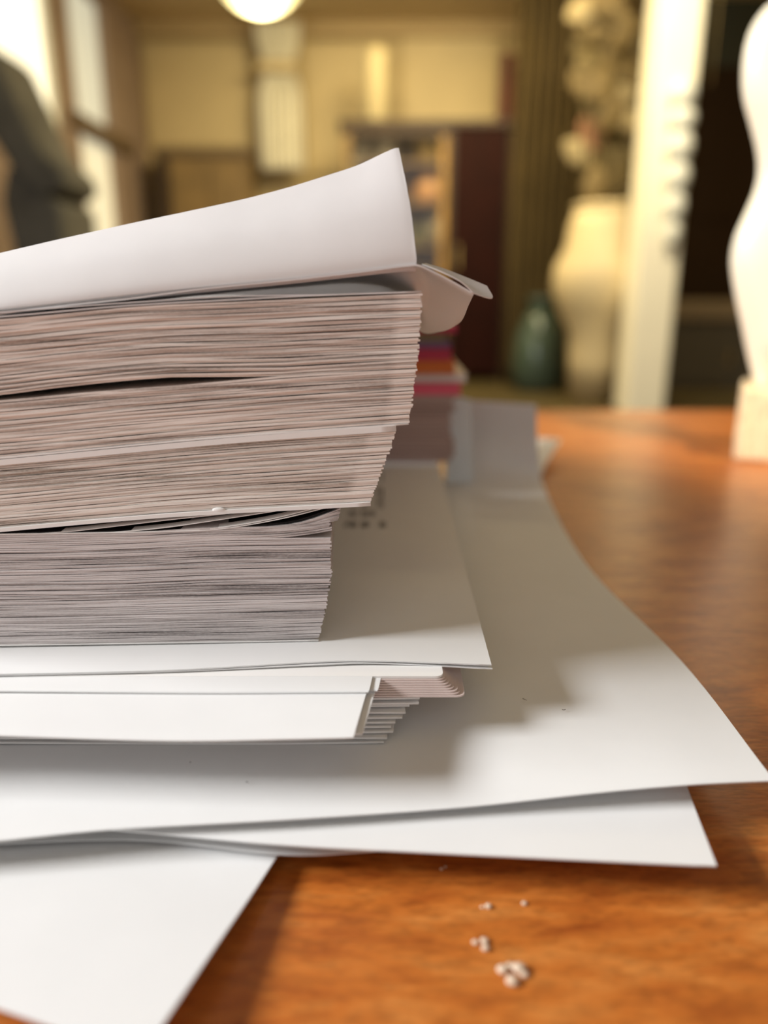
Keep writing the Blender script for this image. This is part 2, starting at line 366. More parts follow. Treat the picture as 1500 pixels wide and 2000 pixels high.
# ---- tall brown cupboard on the left of the back wall
g = empty('brown_cupboard', (Q(395, 300, 8.2).x, 8.3, ZF), 'tall brown two-door cupboard by the mauve window post', 'cupboard')
x0 = Q(303, 300, 8.1).x; x1 = Q(486, 300, 8.1).x; z1 = Q(400, 290, 8.1).z
box('carcass', (x0, 8.14, ZF), (x1, 8.56, z1 - .06), M['brown'], g)
box('top_board', (x0 - .02, 8.10, z1 - .06), (x1 + .02, 8.58, z1), M['darkframe'], g, 0.01)
box('side_post', (x0, 8.10, ZF), (x0 + .10, 8.14, z1 - .06), M['darkbrown'], g)
for k in range(2):
    xa = x0 + .12 + k * (x1 - x0 - .12) / 2
    d = box('door', (xa, 8.115, ZF + .08), (xa + (x1 - x0 - .12) / 2 - .02, 8.14, z1 - .16), M['brown'], g, 0.006)
    box('handle', (xa + (.03 if k else (x1 - x0) / 2 - .16), 8.09, .45), (xa + (.05 if k else (x1 - x0) / 2 - .14), 8.115, .6), M['brass'], d)

# ---- cream curtain, tied
def curtain(name, x0, x1, y, z0, z1, mt, label, pinch=None, folds=6, depth=.05, parent=None):
    n = folds * 8; m = 28; vs = []; fs = []
    for j in range(m + 1):
        z = z0 + (z1 - z0) * j / m
        k = 1.0; sh = 0.0
        if pinch: k = 1 - pinch[1] * math.exp(-((z - pinch[0]) / pinch[2]) ** 2)
        for i in range(n + 1):
            u = i / n; x = (x0 + x1) / 2 + (u - .5) * (x1 - x0) * k
            vs.append((x, y + depth * math.sin(u * folds * 2 * math.pi + 0.6 * math.sin(z * 2)), z))
    for j in range(m):
        for i in range(n):
            a = j * (n + 1) + i; fs.append((a, a + 1, a + n + 2, a + n + 1))
    o = mesh_obj(name, vs, fs, mt, parent, True)
    s = o.modifiers.new('thickness', 'SOLIDIFY'); s.thickness = 0.006
    return o
zk = Q(540, 132, 8.3).z
g = empty('tied_curtain', (Q(540, 200, 8.3).x, 8.3, Q(540, 332, 8.3).z), 'narrow cream curtain tied in the middle, under the glowing lamp', 'curtain')
curtain('fabric', Q(502, 100, 8.3).x, Q(588, 100, 8.3).x, 8.3, Q(540, 332, 8.3).z, ZC - .06, M['creamcloth'], '', (zk, .32, .16), parent=g)
kx = Q(540, 132, 8.3).x
bm = bmesh.new(); add_box(bm, (kx - .19, 8.21, zk - .05), (kx + .19, 8.39, zk + .05), .03); bm_obj('tie_band', bm, M['panel'], g)
tube('curtain_rod', [(kx - .32, 8.3, ZC - .05), (kx + .32, 8.3, ZC - .05)], .018, M['brass'], g)

# ---- glass and maroon wardrobe
g = empty('display_wardrobe', (Q(835, 700, 7.5).x, 7.75, ZF), 'dark wardrobe with glass door and maroon door beside the olive curtain', 'wardrobe')
xw0 = Q(668, 240, 7.5).x; xw1 = Q(1000, 240, 7.5).x; xm_ = Q(882, 240, 7.5).x; zw = Q(800, 236, 7.5).z
box('side_board', (xw0, 7.52, ZF), (xw0 + .05, 8.1, zw - .05), M['brown'], g)
box('divider', (xm_ - .03, 7.52, ZF), (xm_ + .03, 8.1, zw - .05), M['darkbrown'], g)
box('side_board', (xw1 - .05, 7.52, ZF), (xw1, 8.1, zw - .05), M['darkbrown'], g)
box('back_board', (xw0 + .05, 8.06, ZF), (xw1 - .05, 8.1, zw - .05), M['gold'], g)
box('top_board', (xw0 - .03, 7.48, zw - .05), (xw1 + .03, 8.12, zw + .01), M['darkbrown'], g, .01)
shelf_z = []
for yy in (316, 395, 478, 560):
    zz = Q(780, yy, 7.6).z; shelf_z.append(zz)
    box('shelf', (xw0 + .05, 7.58, zz - .025), (xm_ - .03, 8.06, zz), M['brown'], g)
dl = box('maroon_door', (xm_ + .03, 7.49, ZF + .08), (xw1 - .03, 7.52, zw - .06), M['maroon'], g, .006)
box('handle', (xm_ + .07, 7.46, .3), (xm_ + .09, 7.49, .5), M['brass'], dl)
gd = box('glass_door_frame', (xw0 + .01, 7.49, zw - .12), (xm_ - .03, 7.52, zw - .06), M['darkbrown'], g)
box('door_stile', (xw0 + .01, 7.49, ZF + .08), (xw0 + .08, 7.52, zw - .12), M['brown'], g)
box('door_stile', (xm_ - .09, 7.49, ZF + .08), (xm_ - .03, 7.52, zw - .12), M['gold'], g)
box('door_glass', (xw0 + .08, 7.50, ZF + .12), (xm_ - .09, 7.506, zw - .12), M['glass'], g)
def jar(px, py_base, r, h, mt, label, cat='jar', Y=7.8, z=None, form=0):
    p = Q(px, py_base, Y); zz = p.z if z is None else z
    prof = [[(.75 * r, 0), (r, .12 * h), (r, .62 * h), (.62 * r, .82 * h), (.58 * r, .9 * h), (.70 * r, h)],
            [(.45 * r, 0), (.8 * r, .25 * h), (r, .7 * h), (r, .95 * h), (.92 * r, h)],
            [(.8 * r, 0), (r, .08 * h), (r, .55 * h), (.5 * r, .75 * h), (.36 * r, .82 * h), (.36 * r, .97 * h), (.45 * r, h)]][form]
    o = lathe(cat.replace(' ', '_'), prof, (p.x, Y, zz), mt, None, 24)
    return tag(o, label, cat)
M['greyjar'] = mat('grey_stoneware', (0.40, 0.34, 0.22, 1), .5); M['amber'] = mat('amber_glaze', (0.50, 0.26, 0.09, 1), .4)
M['palejar'] = mat('pale_stoneware', (0.50, 0.43, 0.28, 1), .5); M['olivejar'] = mat('olive_glaze', (0.13, 0.12, 0.05, 1), .4)
M['goldjar'] = mat('gold_glaze', (0.40, 0.26, 0.06, 1), .4); M['paleyellow'] = mat('pale_yellow_ceramic', (0.48, 0.40, 0.23, 1), .6)
jar(704, 0, .10, .26, M['greyjar'], 'grey round jar on the top shelf of the display wardrobe', z=shelf_z[0])
jar(754, 0, .10, .30, M['palejar'], 'pale grey taller jar on the top shelf of the display wardrobe', z=shelf_z[0])
jar(845, 0, .14, .34, M['goldjar'], 'golden jar on the top shelf next to the maroon door', z=shelf_z[0])
jar(846, 0, .15, .26, M['amber'], 'amber jar on the second shelf next to the maroon door', z=shelf_z[1], form=0)
jar(868, 0, .125, .24, M['palejar'], 'pale round bowl on the third shelf next to the maroon door', 'bowl', z=shelf_z[2], form=1)
jar(822, 0, .08, .22, M['olivejar'], 'small olive jar left of the pale bowl', z=shelf_z[2])
p = Q(735, 200, 7.75); tag(lathe('candle', [(.10, 0), (.112, .012), (.11, .5), (.108, .60), (.09, .615), (.05, .60), (.012, .60), (.010, .65), (.004, .66)], (p.x, 7.75, zw + .01), M['paleyellow'], None, 24), 'thick pale yellow candle standing on top of the display wardrobe', 'candle')

# ---- narrow red-brown board standing behind the wardrobe
p0 = Q(962, 240, 8.3); p1 = Q(1006, 100, 8.3)
bm = bmesh.new()
for xx, zz in ((p0.x, ZF), (p1.x, ZF), (p1.x, p1.z - .02), (p1.x - .13, p1.z)):
    bm.verts.new((xx, 8.30, zz))
f = bm.faces.new(bm.verts[:] if False else list(bm.verts)); r = bmesh.ops.extrude_face_region(bm, geom=[f])
bmesh.ops.translate(bm, vec=(0, .05, 0), verts=[v for v in r['geom'] if isinstance(v, bmesh.types.BMVert)])
tag(bm_obj('wooden_board', bm, M['redbrown']), 'narrow red-brown board rising behind the dark wardrobe', 'board')

# ---- olive curtain
g = empty('olive_curtain', (Q(1060, 500, 7.3).x, 7.3, ZF), 'dark olive brown floor-length curtain beside the dark wardrobe', 'curtain')
curtain('fabric', Q(1002, 300, 7.3).x, Q(1180, 300, 7.3).x, 7.3, ZF + .01, ZC - .06, M['olive'], '', None, 9, .05, parent=g)
tube('curtain_rod', [(Q(995, 0, 7.3).x, 7.3, ZC - .05), (Q(1190, 0, 7.3).x, 7.3, ZC - .05)], .018, M['brass'], g)

# ---- teal floor vase
g = empty('floor_vase', (Q(1050, 700, 6.9).x, 6.9, ZF), 'teal glass floor vase on the floor before the olive curtain', 'vase')
s = 6.9 / F
lathe('body', [(36 * s, 0), (46 * s, .03), (48 * s, 50 * s), (44 * s, 100 * s), (30 * s, 130 * s), (22 * s, 148 * s)], g.location, M['teal'], g)
lathe('neck', [(22 * s, 148 * s), (20 * s, 165 * s), (27 * s, 174 * s), (24 * s, 174 * s)], g.location, M['teal'], g)

# ---- cream urn with dried foliage
Yu = 6.15; s = Yu / F
uc = Vector((Q(1160, 700, Yu).x, Yu, ZF))
g = empty('cream_urn', uc, 'tall cream urn beside the pale post', 'urn')
ub = Q(1160, 795, Yu).z
prof = [(30 * s, 0), (34 * s, .05), (44 * s, Q(0, 790, Yu).z - ZF), (48 * s, Q(0, 700, Yu).z - ZF), (52 * s, Q(0, 645, Yu).z - ZF), (74 * s, Q(0, 605, Yu).z - ZF), (88 * s, Q(0, 560, Yu).z - ZF), (84 * s, Q(0, 520, Yu).z - ZF), (66 * s, Q(0, 480, Yu).z - ZF), (62 * s, Q(0, 440, Yu).z - ZF), (54 * s, Q(0, 412, Yu).z - ZF)]
lathe('body', prof, uc, M['urn'], g)
lathe('rim', [(54 * s, prof[-1][1]), (60 * s, prof[-1][1] + .03), (52 * s, prof[-1][1] + .05), (40 * s, prof[-1][1] + .03)], uc, M['urn'], g)
zt_u = ZF + prof[-1][1]
br = empty('dried_branches', (uc.x, Yu, zt_u), 'tan dried leafy branches standing in the cream urn', 'plant')
LEAVES = [(1140, 20, 60, 'leafpale', 20), (1190, 10, 70, 'leaf', -30), (1220, 60, 60, 'leaf', 60), (1160, 60, 60, 'leaf', -10), (1200, 110, 70, 'leaf', 30), (1150, 125, 60, 'leafdark', 40), (1225, 130, 60, 'leaf', -60), (1175, 165, 60, 'leaf', 70),
          (1140, 165, 60, 'leaf', -50), (1215, 180, 60, 'leafpale', 15), (1165, 205, 74, 'leafpale', -48), (1195, 222, 60, 'leaf', 60), (1155, 262, 66, 'leafpink', -62), (1128, 298, 60, 'leafpale', -40), (1195, 275, 80, 'leafdark', 80), (1205, 330, 80, 'leafdark', 85), (1180, 330, 70, 'leaf', 80), (1160, 360, 60, 'leaf', 70), (1225, 235, 50, 'leafpale', -20), (1135, 90, 46, 'leafdark', 60)]
for k, (px, py, ln, mt, ang) in enumerate(LEAVES):
    c = Q(px, py, Yu + random.uniform(-.12, .12)); L_ = ln * s; wd = L_ * .34; a = math.radians(ang)
    ux = Vector((math.cos(a), random.uniform(-.3, .3), math.sin(a))); uy = Vector((-math.sin(a), random.uniform(-.3, .3), math.cos(a)))
    nn = ux.cross(uy).normalized(); vs = []; fs = []; n = 7
    for i in range(n + 1):
        t = i / n; ww = wd * math.sin(math.pi * min(1, t * .96 + .03)) ** .8
        mid = c + ux * (t - .5) * L_ + nn * (.12 * L_ * (t - .5) ** 2)
        vs += [mid + uy * ww + nn * ww * .3, mid, mid - uy * ww + nn * ww * .3]
    for i in range(n):
        b_ = i * 3; fs += [(b_, b_ + 1, b_ + 4, b_ + 3), (b_ + 1, b_ + 2, b_ + 5, b_ + 4)]
    o = mesh_obj('leaf', vs, fs, M[mt], br, True); sm = o.modifiers.new('t', 'SOLIDIFY'); sm.thickness = .004
for k, (px, py) in enumerate(((1150, 30), (1200, 10), (1220, 100), (1140, 160), (1175, 200), (1200, 280))):
    top = Q(px, py, Yu); base = Vector((uc.x + (k - 2.5) * .03, Yu + .03 * (k % 3 - 1), zt_u - .25))
    mid = (top + base) / 2 + Vector((.05 * (k % 2 * 2 - 1), 0, 0))
    tube('branch', [cr([base, mid, top], t / 8) for t in range(9)], .010, M['leafdark'], br)

# ---- cream post with hanging scalloped ornament
Yp = 5.5
x0 = Q(1243, 560, Yp).x; x1 = Q(1322, 560, Yp).x
bm = bmesh.new(); add_box(bm, (x0, Yp, ZF), (x1, Yp + .3, ZC), .02)
tag(bm_obj('trim_5', bm, M['cream']), 'cream white post from floor to ceiling', kind='structure')
pc = Vector((x1 + .07, Yp - .02, Q(1330, 150, Yp).z))
g = empty('hanging_ornament', (pc.x, pc.y, Q(1330, 490, Yp).z), 'string of pale grey scalloped shells hanging on the right of the cream post', 'ornament')
s = Yp / F
yy = 158
for k, (hh, rr, dx) in enumerate(((52, 24, 10), (46, 24, 9), (60, 23, 5), (58, 21, 1), (56, 18, -4), (50, 14, -9))):
    ct = Q(1322 + dx, yy + hh / 2, Yp - .04); yy += hh
    lathe('shell', [(.3 * rr * s, -hh * .50 * s), (.8 * rr * s, -hh * .36 * s), (rr * s, -hh * .05 * s), (.95 * rr * s, hh * .2 * s), (.6 * rr * s, hh * .42 * s), (.2 * rr * s, hh * .5 * s)], ct, M['shell'], g, 18)
tube('cord', [(pc.x, pc.y, pc.z - .05), (pc.x, pc.y, ZC - .01)], .006, M['leaf'], g)

# ---- pendant lamp
Yl = 4.0; s = Yl / F
lc = Q(505, -84, Yl)
g = empty('pendant_lamp', (lc.x, Yl, lc.z), 'glowing yellow glass pendant lamp at the top edge of the picture', 'lamp')
R_ = 84 * s
lathe('lamp_shade', [(R_ * math.sin(math.pi * (i + .3) / 14.6), -R_ * math.cos(math.pi * (i + .3) / 14.6)) for i in range(15)], lc, M['lampglass'], g, 32)
lathe('socket', [(.03, R_ - .01), (.035, R_ + .03), (.02, R_ + .08), (.008, R_ + .1)], lc, M['brass'], g, 20)
tube('cord', [(lc.x, Yl, lc.z + R_ + .08), (lc.x, Yl, ZC)], .005, M['darkbrown'], g)
pl = bpy.data.lights.new('pendant_bulb', 'POINT'); pl.energy = 18; pl.color = (1, .84, .5); pl.shadow_soft_size = .1
po = bpy.data.objects.new('pendant_bulb', pl); col.objects.link(po); po.location = (lc.x, Yl, lc.z - R_ - .12)

# ---- dark slate armchair back at the far left
Ya = 4.3
g = empty('dark_armchair', (Q(40, 470, Ya).x, Ya, ZF), 'dark slate reclined armchair below the bright window at the left edge', 'armchair')
def slab(name, pts, Y0, Y1, mt, parent, bev=.04):
    bm = bmesh.new(); vs = [bm.verts.new(Q(px, py, Y0)) for px, py in pts]
    for v in vs: v.co.y = Y0
    f = bm.faces.new(vs); r = bmesh.ops.extrude_face_region(bm, geom=[f])
    bmesh.ops.translate(bm, vec=(0, Y1 - Y0, 0), verts=[v for v in r['geom'] if isinstance(v, bmesh.types.BMVert)])
    bmesh.ops.recalc_face_normals(bm, faces=bm.faces)
    bmesh.ops.bevel(bm, geom=list(bm.edges), offset=bev, segments=3, affect='EDGES', profile=.6)
    return bm_obj(name, bm, mt, parent)
slab('backrest', [(-60, 60), (-20, 90), (40, 215), (75, 290), (122, 330), (128, 365), (80, 390), (20, 330), (-60, 200)], Ya, Ya + .5, M['slate'], g)
slab('seat', [(10, 320), (80, 372), (118, 400), (128, 520), (118, 640), (40, 640), (26, 500), (0, 390)], Ya + .02, Ya + .55, M['slate'], g)
for px, yy in ((52, .08), (104, .08), (52, .45), (104, .45)):
    q = Q(px, 630, Ya)
    box('leg', (q.x - .03, Ya + yy - .03, ZF), (q.x + .03, Ya + yy + .03, q.z), M['darkframe'], g)

# ================================================================ the desk
YD = P(1250, 800, 0).y
g = empty('desk', (0, .3, ZF), 'glossy orange-brown wooden desk under the papers', 'desk')
box('desktop', (-1.05, -.35, -.035), (.95, YD, 0), M['desk'], g, .004)
for x_ in (-.98, .88):
    for y_ in (-.28, YD - .07):
        box('leg', (x_ - .03, y_ - .03, ZF), (x_ + .03, y_ + .03, -.035), M['desk'], g, .003)

# ================================================================ sheets under the books
# lowest sheet, close to the lens
c = P(275, 2068, .0085); rb = P(555, 1645, .0046); nl = P(0, 1985, .0055)
dr_ = (rb - c); dr_.z = 0; dr_.normalize(); dn = (nl - c); dn.z = 0; dn.normalize()
def at(o, u, v, z): q = o + dr_ * v + dn * u; return Vector((q.x, q.y, z))
rows = [[at(c, .21, v, z0), at(c, .14, v, z1), at(c, .07, v, z2), at(c, 0, v, z3)] for v, z0, z1, z2, z3 in
        ((0, .001, .0030, .0058, .0090), (.025, .001, .0024, .0046, .0068), (.052, .001, .0018, .0030, .0044), (.10, .0012, .0022, .0026, .0028), (.2, .001, .0012, .0014, .0016), (.297, .001, .001, .001, .001))]
tag(sheet('paper_sheet', rows, M['paper'], .0004), 'lowest white sheet jutting out at the bottom left corner of the picture', 'paper', 'sheets under the books')
# thin sheet just above the desk, only its front edge shows
def zrow(pts): return [P(*p) for p in pts]
def back(row, Y, z, x=None):
    return [Vector((p.x if x is None else p.x + x, Y, z)) for p in row]
n0 = zrow([(-500, 1655, .0055), (-160, 1655, .0055), (250, 1640, .0055), (540, 1668, .0055), (700, 1664, .0060), (835, 1650, .0070)])
tag(sheet('paper_sheet', [n0, back(n0, .22, .0055), back(n0, .30, .004), back(n0, .40, .003)], M['paper'], .0003), 'thin sheet whose front edge peeks out under the pointed sheet', 'paper', 'sheets under the books')
# the pointed sheet at the lower right
near = zrow([(-600, 1590, .0095), (-120, 1600, .0095), (220, 1620, .0095), (560, 1650, .0095), (830, 1664, .0095), (1120, 1678, .0100), (1400, 1691, .0105)])
rr1 = P(1340, 1533, .0085); far_r = near[-1] + (rr1 - near[-1]) * 4.0; far_r.z = .0075
def lerp_row(row, end, dy, z):
    n = len(row); out = []
    for i, p in enumerate(row):
        q = p + Vector((end.x - row[-1].x, dy, 0)); q.z = z; out.append(q)
    return out
dy = rr1.y - near[-1].y
r1 = lerp_row(near, rr1, dy, .0088); r2 = [p + (p - q) * 2.5 for p, q in zip(r1, near)]
for p in r2: p.z = .0075
r3 = [Vector((p.x + .004, .40, .0055)) for p in r2]
tag(sheet('paper_sheet', [near, r1, r2, r3], M['paper'], .0004, rough=.0), 'white sheet with a pointed corner on the desk at the lower right', 'paper', 'sheets under the books')
# the wide sheet on top of it
near = zrow([(-700, 1700, .0120), (-160, 1655, .0120), (0, 1641, .0120), (220, 1619, .0122), (560, 1600, .0122), (900, 1576, .0122), (1180, 1546, .0140), (1345, 1532, .0150), (1512, 1524, .0150)])
near = [cr(near, i / 60) for i in range(61)]
def xrow(end, zl, y_off=0):
    x0 = near[0].x - .02; n = len(near); out = []
    for i in range(n):
        t = i / (n - 1); x = x0 + (end.x - x0) * ((near[i].x - near[0].x) / (near[-1].x - near[0].x))
        k = max(0, min(1, (x - .0440) / .010)); k = k * k * (3 - 2 * k)
        out.append(Vector((x, end.y + (.45 * (end.x - x) * k if end.y > .47 else 0), .0125 + (end.z - .0125) * (k if end.y > .47 else t))))
    return out
e1 = P(1330, 1290, .0150); e2 = P(1140, 1095, .0135); e3 = P(1062, 950, .0140); e4 = Q(1050, 880, .492); e5 = Q(1047, 790, .500)
top = xrow(e5, Q(700, 840, .5).z)
big = sheet('paper_sheet', [near, xrow(e1, .012), xrow(e2, .012), xrow(e3, .013), xrow(e4, .030), top], M['paper'], .0004, 110, 40)
tag(big, 'wide white sheet in the shadow of the books, its far end curling up', 'paper', 'sheets under the books')
def fleck(px, py, z, pts):
    base = P(px, py, z)
    tube('dust_fleck', [base + Vector((a * .0001, b * .0001, .00035)) for a, b in pts], .00009, M['fleck'], big, 5)
fleck(483, 1530, .0128, ((-4, 0), (0, 3), (3, -2))); fleck(372, 1491, .0128, ((-2, 0), (2, 1))); fleck(1101, 1388, .0148, ((-5, 1), (0, -2), (5, 1))); fleck(1025, 1368, .0148, ((-6, 5), (0, 0), (4, -5)))
# corner of a sheet sticking out behind it
n0 = zrow([(900, 935, .004), (1040, 935, .004), (1066, 905, .006)]); f0 = zrow([(930, 860, .012), (1050, 856, .014), (1096, 858, .018)])
tag(sheet('paper_sheet', [n0, f0], M['paper'], .0004, 12, 8), 'small white corner sticking out behind the curled far end', 'paper', 'sheets under the books')

b_ = [Q(872, 905, .474), Q(898, 908, .475), Q(926, 912, .477)]
for p in b_: p.z = .0150
t__ = [Q(876, 776, .480), Q(900, 776, .482), Q(921, 782, .485)]
M['bluish'] = mat('bluish_white_paper', (0.76, 0.79, 0.80, 1), 0.6, trans=.15)
tag(sheet('paper_sheet', [b_, [(p + q) / 2 + Vector((0, .001, 0)) for p, q in zip(b_, t__)], t__], M['bluish'], .0004, 12, 12), 'bluish white slip standing between the pink paper block and the curled sheet', 'paper')

# ---- fanned loose sheets below the pad
fan = [(820, 1362, .0248), (818, 1370, .0236), (800, 1378, .0224), (792, 1388, .0212), (786, 1398, .0200), (772, 1408, .0188), (764, 1418, .0176), (768, 1428, .0164), (756, 1438, .0152), (750, 1446, .0140)]
NAMES = ['topmost', 'second', 'third', 'fourth', 'fifth', 'sixth', 'seventh', 'eighth', 'ninth', 'lowest']
for k, (px, py, z) in enumerate(fan):
    q = P(px, py, z); ang = math.radians(random.uniform(-4, 3)); dx = math.sin(ang)
    Y0 = q.y; rws = []
    for v in (0, .03, .1, .24):
        rws.append([Vector((q.x - L_ - dx * v, Y0 + v + random.uniform(-.0006, .0006) * (v == 0), z + (.0004 if L_ == 0 and v == 0 else 0) - .0005 * (v == 0))) for L_ in (.14, .07, .03, 0)])
    tag(sheet('loose_sheet', rws, M['card'], .00055, 12, 10), '%s of the ten fanned sheets below the rounded pad' % NAMES[k], 'paper', 'fanned sheets below the pad')

# ---- rounded pad of cards
def rounded_slab(bm, x0, x1, y0, y1, z0, z1, r, n=6, skew=0.0):
    ring = []
    for k in range(n + 1):
        a = -math.pi / 2 + math.pi / 2 * k / n
        ring.append((x1 - r + r * math.cos(a), y0 + r + r * math.sin(a)))
    ring = [(x0, y0)] + ring + [(x1 + skew, y1), (x0, y1)]
    lo = [bm.verts.new((x, y, z0)) for x, y in ring]; hi = [bm.verts.new((x, y, z1)) for x, y in ring]
    bm.faces.new(list(reversed(lo))); bm.faces.new(hi)
    for k in range(len(ring)):
        k2 = (k + 1) % len(ring); bm.faces.new((lo[k], lo[k2], hi[k2], hi[k]))
pt = P(866, 1326, .0300); pb = P(908, 1360, .0252)
g = empty('rounded_pad', (pt.x - .05, .25, .0252), 'pad of pinkish white cards with a rounded corner under the printed sheet', 'pad')
for k in range(9):
    t = k / 8; z = .0253 + .0046 * t
    x1 = pb.x + (pt.x - pb.x) * t ** .8 + random.uniform(-.0002, .0002); y0 = pb.y - .0005 * (1 - t) + random.uniform(-.0003, .0003)
    y0 = P(800, 1362 - 37 * t, z).y
    bm = bmesh.new(); rounded_slab(bm, x1 - .12, x1, y0, y0 + .17, z, z + (.00045 if k < 8 else .0007), .0022, skew=.002 * (1 - t))
    bm_obj('card', bm, M['card'] if k in (8,) else M['pad'], g)

# ---- two bright sheets jutting forward below the printed sheet
near2 = zrow([(-650, 1424, .0275), (-140, 1428, .0275), (0, 1432, .0275), (330, 1440, .0272), (560, 1438, .0274), (708, 1430, .0278)])
fr = P(752, 1290, .0305)
def juts(near_, fr_, z, name, label):
    d = fr_ - near_[-1]; r1_ = [Vector((p.x + d.x * .5, p.y + (fr_.y - p.y) * .5, (p.z + z) / 2)) for p in near_]; r2_ = [Vector((p.x + d.x, fr_.y, z)) for p in near_]
    r3_ = [Vector((p.x + d.x * 3, fr_.y + .14, z - .0004)) for p in near_]
    return tag(sheet(name, [near_, r1_, r2_, r3_], M['paper'], .0004), label, 'paper', 'bright sheets jutting forward')
juts([p + Vector((0, 0, -.0004)) for p in near2], P(750, 1292, .0301), .0301, 'paper_sheet', 'narrow edge of a white sheet right of the brightest sheet')
near3 = zrow([(-650, 1428, .0282), (-140, 1432, .0282), (0, 1436, .0282), (330, 1446, .0279), (560, 1443, .0282), (690, 1440, .0284)])
juts(near3, P(733, 1293, .0306), .0306, 'paper_sheet', 'brightest white sheet jutting forward below the grey book')

# ---- printed sheet (and the one under it) carrying the books
def carrier(near_px, z, label, right, thick):
    nr = zrow([(x, y, z + dz) for x, y, dz in near_px])
    rows_ = [nr]
    for (rx, Y, zz) in right:
        rows_.append([Vector((nr[0].x - .01 + (rx - nr[0].x + .01) * (p.x - nr[0].x) / (nr[-1].x - nr[0].x), Y, zz)) for p in nr])
    return tag(sheet('paper_sheet', rows_, M['paper'], thick, 48, 20), label, 'paper', 'sheets carrying the books')
carrier([(-650, 1330, -.0002), (-140, 1322, -.0002), (0, 1319, -.0002), (330, 1311, 0), (620, 1298, .0002), (740, 1295, .0002), (962, 1306, -.0009)], .0312, 'plain sheet right below the printed sheet', [(.0312, .30, .0312), (.0320, .42, .0312), (.0325, .50, .0312)], .0003)
S1 = carrier([(-650, 1326, -.0002), (-140, 1318, -.0002), (0, 1316, -.0002), (330, 1308, 0), (620, 1292, .0003), (740, 1290, .0004), (960, 1298, -.0002)], .0318, 'printed white sheet lying directly under the grey book', [(.0312, .30, .0318), (.0325, .42, .0318), (.0330, .50, .0318)], .0004)
# small print on it, out of focus
bm = bmesh.new()
SEG = {'0': 'abcdef', '1': 'bc', '2': 'abged', '3': 'abgcd', '5': 'afgcd', '8': 'abcdefg', '9': 'abgfcd', '7': 'abc'}
def glyph(ch, o, ux, uy, wd, ht, th):
    pts = {'a': ((0, 1), (1, 1)), 'b': ((1, 1), (1, .5)), 'c': ((1, .5), (1, 0)), 'd': ((0, 0), (1, 0)), 'e': ((0, .5), (0, 0)), 'f': ((0, 1), (0, .5)), 'g': ((0, .5), (1, .5))}
    for sname in SEG[ch]:
        (x0, y0), (x1, y1) = pts[sname]
        lo = o + ux * (min(x0, x1) * wd) + uy * (min(y0, y1) * ht); hi = o + ux * (max(x0, x1) * wd) + uy * (max(y0, y1) * ht)
        add_box(bm, (lo.x - th, lo.y - th, .0319), (hi.x + th, hi.y + th, .03196))
def line(px0, px1, py, txt, hpx):
    a = P(px0, py, .0319); b = P(px1, py, .0319); t = P(px0, py - hpx, .0319)
    ux = Vector((1, 0, 0)); uy = Vector((0, 1, 0)); n = len(txt); pitch = (b.x - a.x) / n; ht = t.y - a.y
    for i, ch in enumerate(txt):
        if ch != ' ': glyph(ch, a + ux * (i * pitch), ux, uy, pitch * .6, ht, pitch * .11)
line(672, 756, 1030, '298 88  30', 11); line(682, 734, 1008, '02 020', 10); line(684, 750, 992, '1  8  19', 16); line(736, 752, 972, '9', 18); line(738, 750, 940, '1', 16)
bm_obj('printed_text', bm, M['ink'], S1)

# ================================================================ the three books
def book_block(name, bot, top, right, n, depth, mt, parent, rot, fill=.74, gap=None, lift=None, yj=.00035, xj=.00035):
    """leaves of a text block: bot/top = curves z(t) at the front, right = right end (x bottom, x top)"""
    vs, fs = [], []
    NX = 26
    x_left = bot[0][0].x
    for k in range(n):
        f0 = k / n; f1 = (k + fill) / n
        xr = right(f0) + random.uniform(-xj, xj); yo = random.uniform(-yj, yj)
        ph = random.uniform(0, 6.28); amp = .00012
        base = len(vs)
        for i in range(NX + 1):
            t = i / NX
            x = x_left + (xr - x_left) * t
            tb = bot[1](x); tt = top[1](x); yf = bot[2](x) + yo + .00018 * noise.noise(Vector((x * 120, k * 3.7, 0)))
            z0 = tb + (tt - tb) * f0; z1 = tb + (tt - tb) * f1
            if gap: d0 = gap(x, f0); z0 += d0; z1 += d0
            if lift: d0 = lift(x, f0); z0 += d0; z1 += d0
            wv = amp * math.sin(x * 90 + ph); z0 += wv; z1 += wv
            sx = -math.sin(rot) * depth
            vs += [(x, yf, z0), (x, yf, z1), (x + sx, yf + depth, bot[3] + (top[3] - bot[3]) * f0), (x + sx, yf + depth, bot[3] + (top[3] - bot[3]) * f1)]
        for i in range(NX):
            a = base + i * 4; b = a + 4
            fs += [(a, b, b + 1, a + 1), (a + 1, b + 1, b + 3, a + 3), (a + 2, a + 3, b + 3, b + 2), (a, a + 2, b + 2, b)]
        fs += [(base, base + 1, base + 3, base + 2)]
        e = base + NX * 4; fs += [(e, e + 2, e + 3, e + 1)]
    o = mesh_obj(name, vs, fs, mt, parent)
    o['kind'] = 'stuff'
    return o
def curve(pts):                  # z or y as a smooth function of x through the points
    pts = sorted(pts)
    def f(x):
        if x <= pts[0][0]:
            a, b = pts[0], pts[1]; return a[1] + (b[1] - a[1]) * (x - a[0]) / (b[0] - a[0])
        for i in range(len(pts) - 1):
            if x <= pts[i + 1][0]: break
        a, b = pts[i], pts[i + 1]
        p0 = pts[i - 1] if i > 0 else a; p3 = pts[i + 2] if i + 2 < len(pts) else b
        h = b[0] - a[0]; u = (x - a[0]) / h
        m0 = (b[1] - p0[1]) / (b[0] - p0[0]); m1 = (p3[1] - a[1]) / (p3[0] - a[0])
        return (2 * u ** 3 - 3 * u * u + 1) * a[1] + (u ** 3 - 2 * u * u + u) * h * m0 + (-2 * u ** 3 + 3 * u * u) * b[1] + (u ** 3 - u * u) * h * m1
    return f
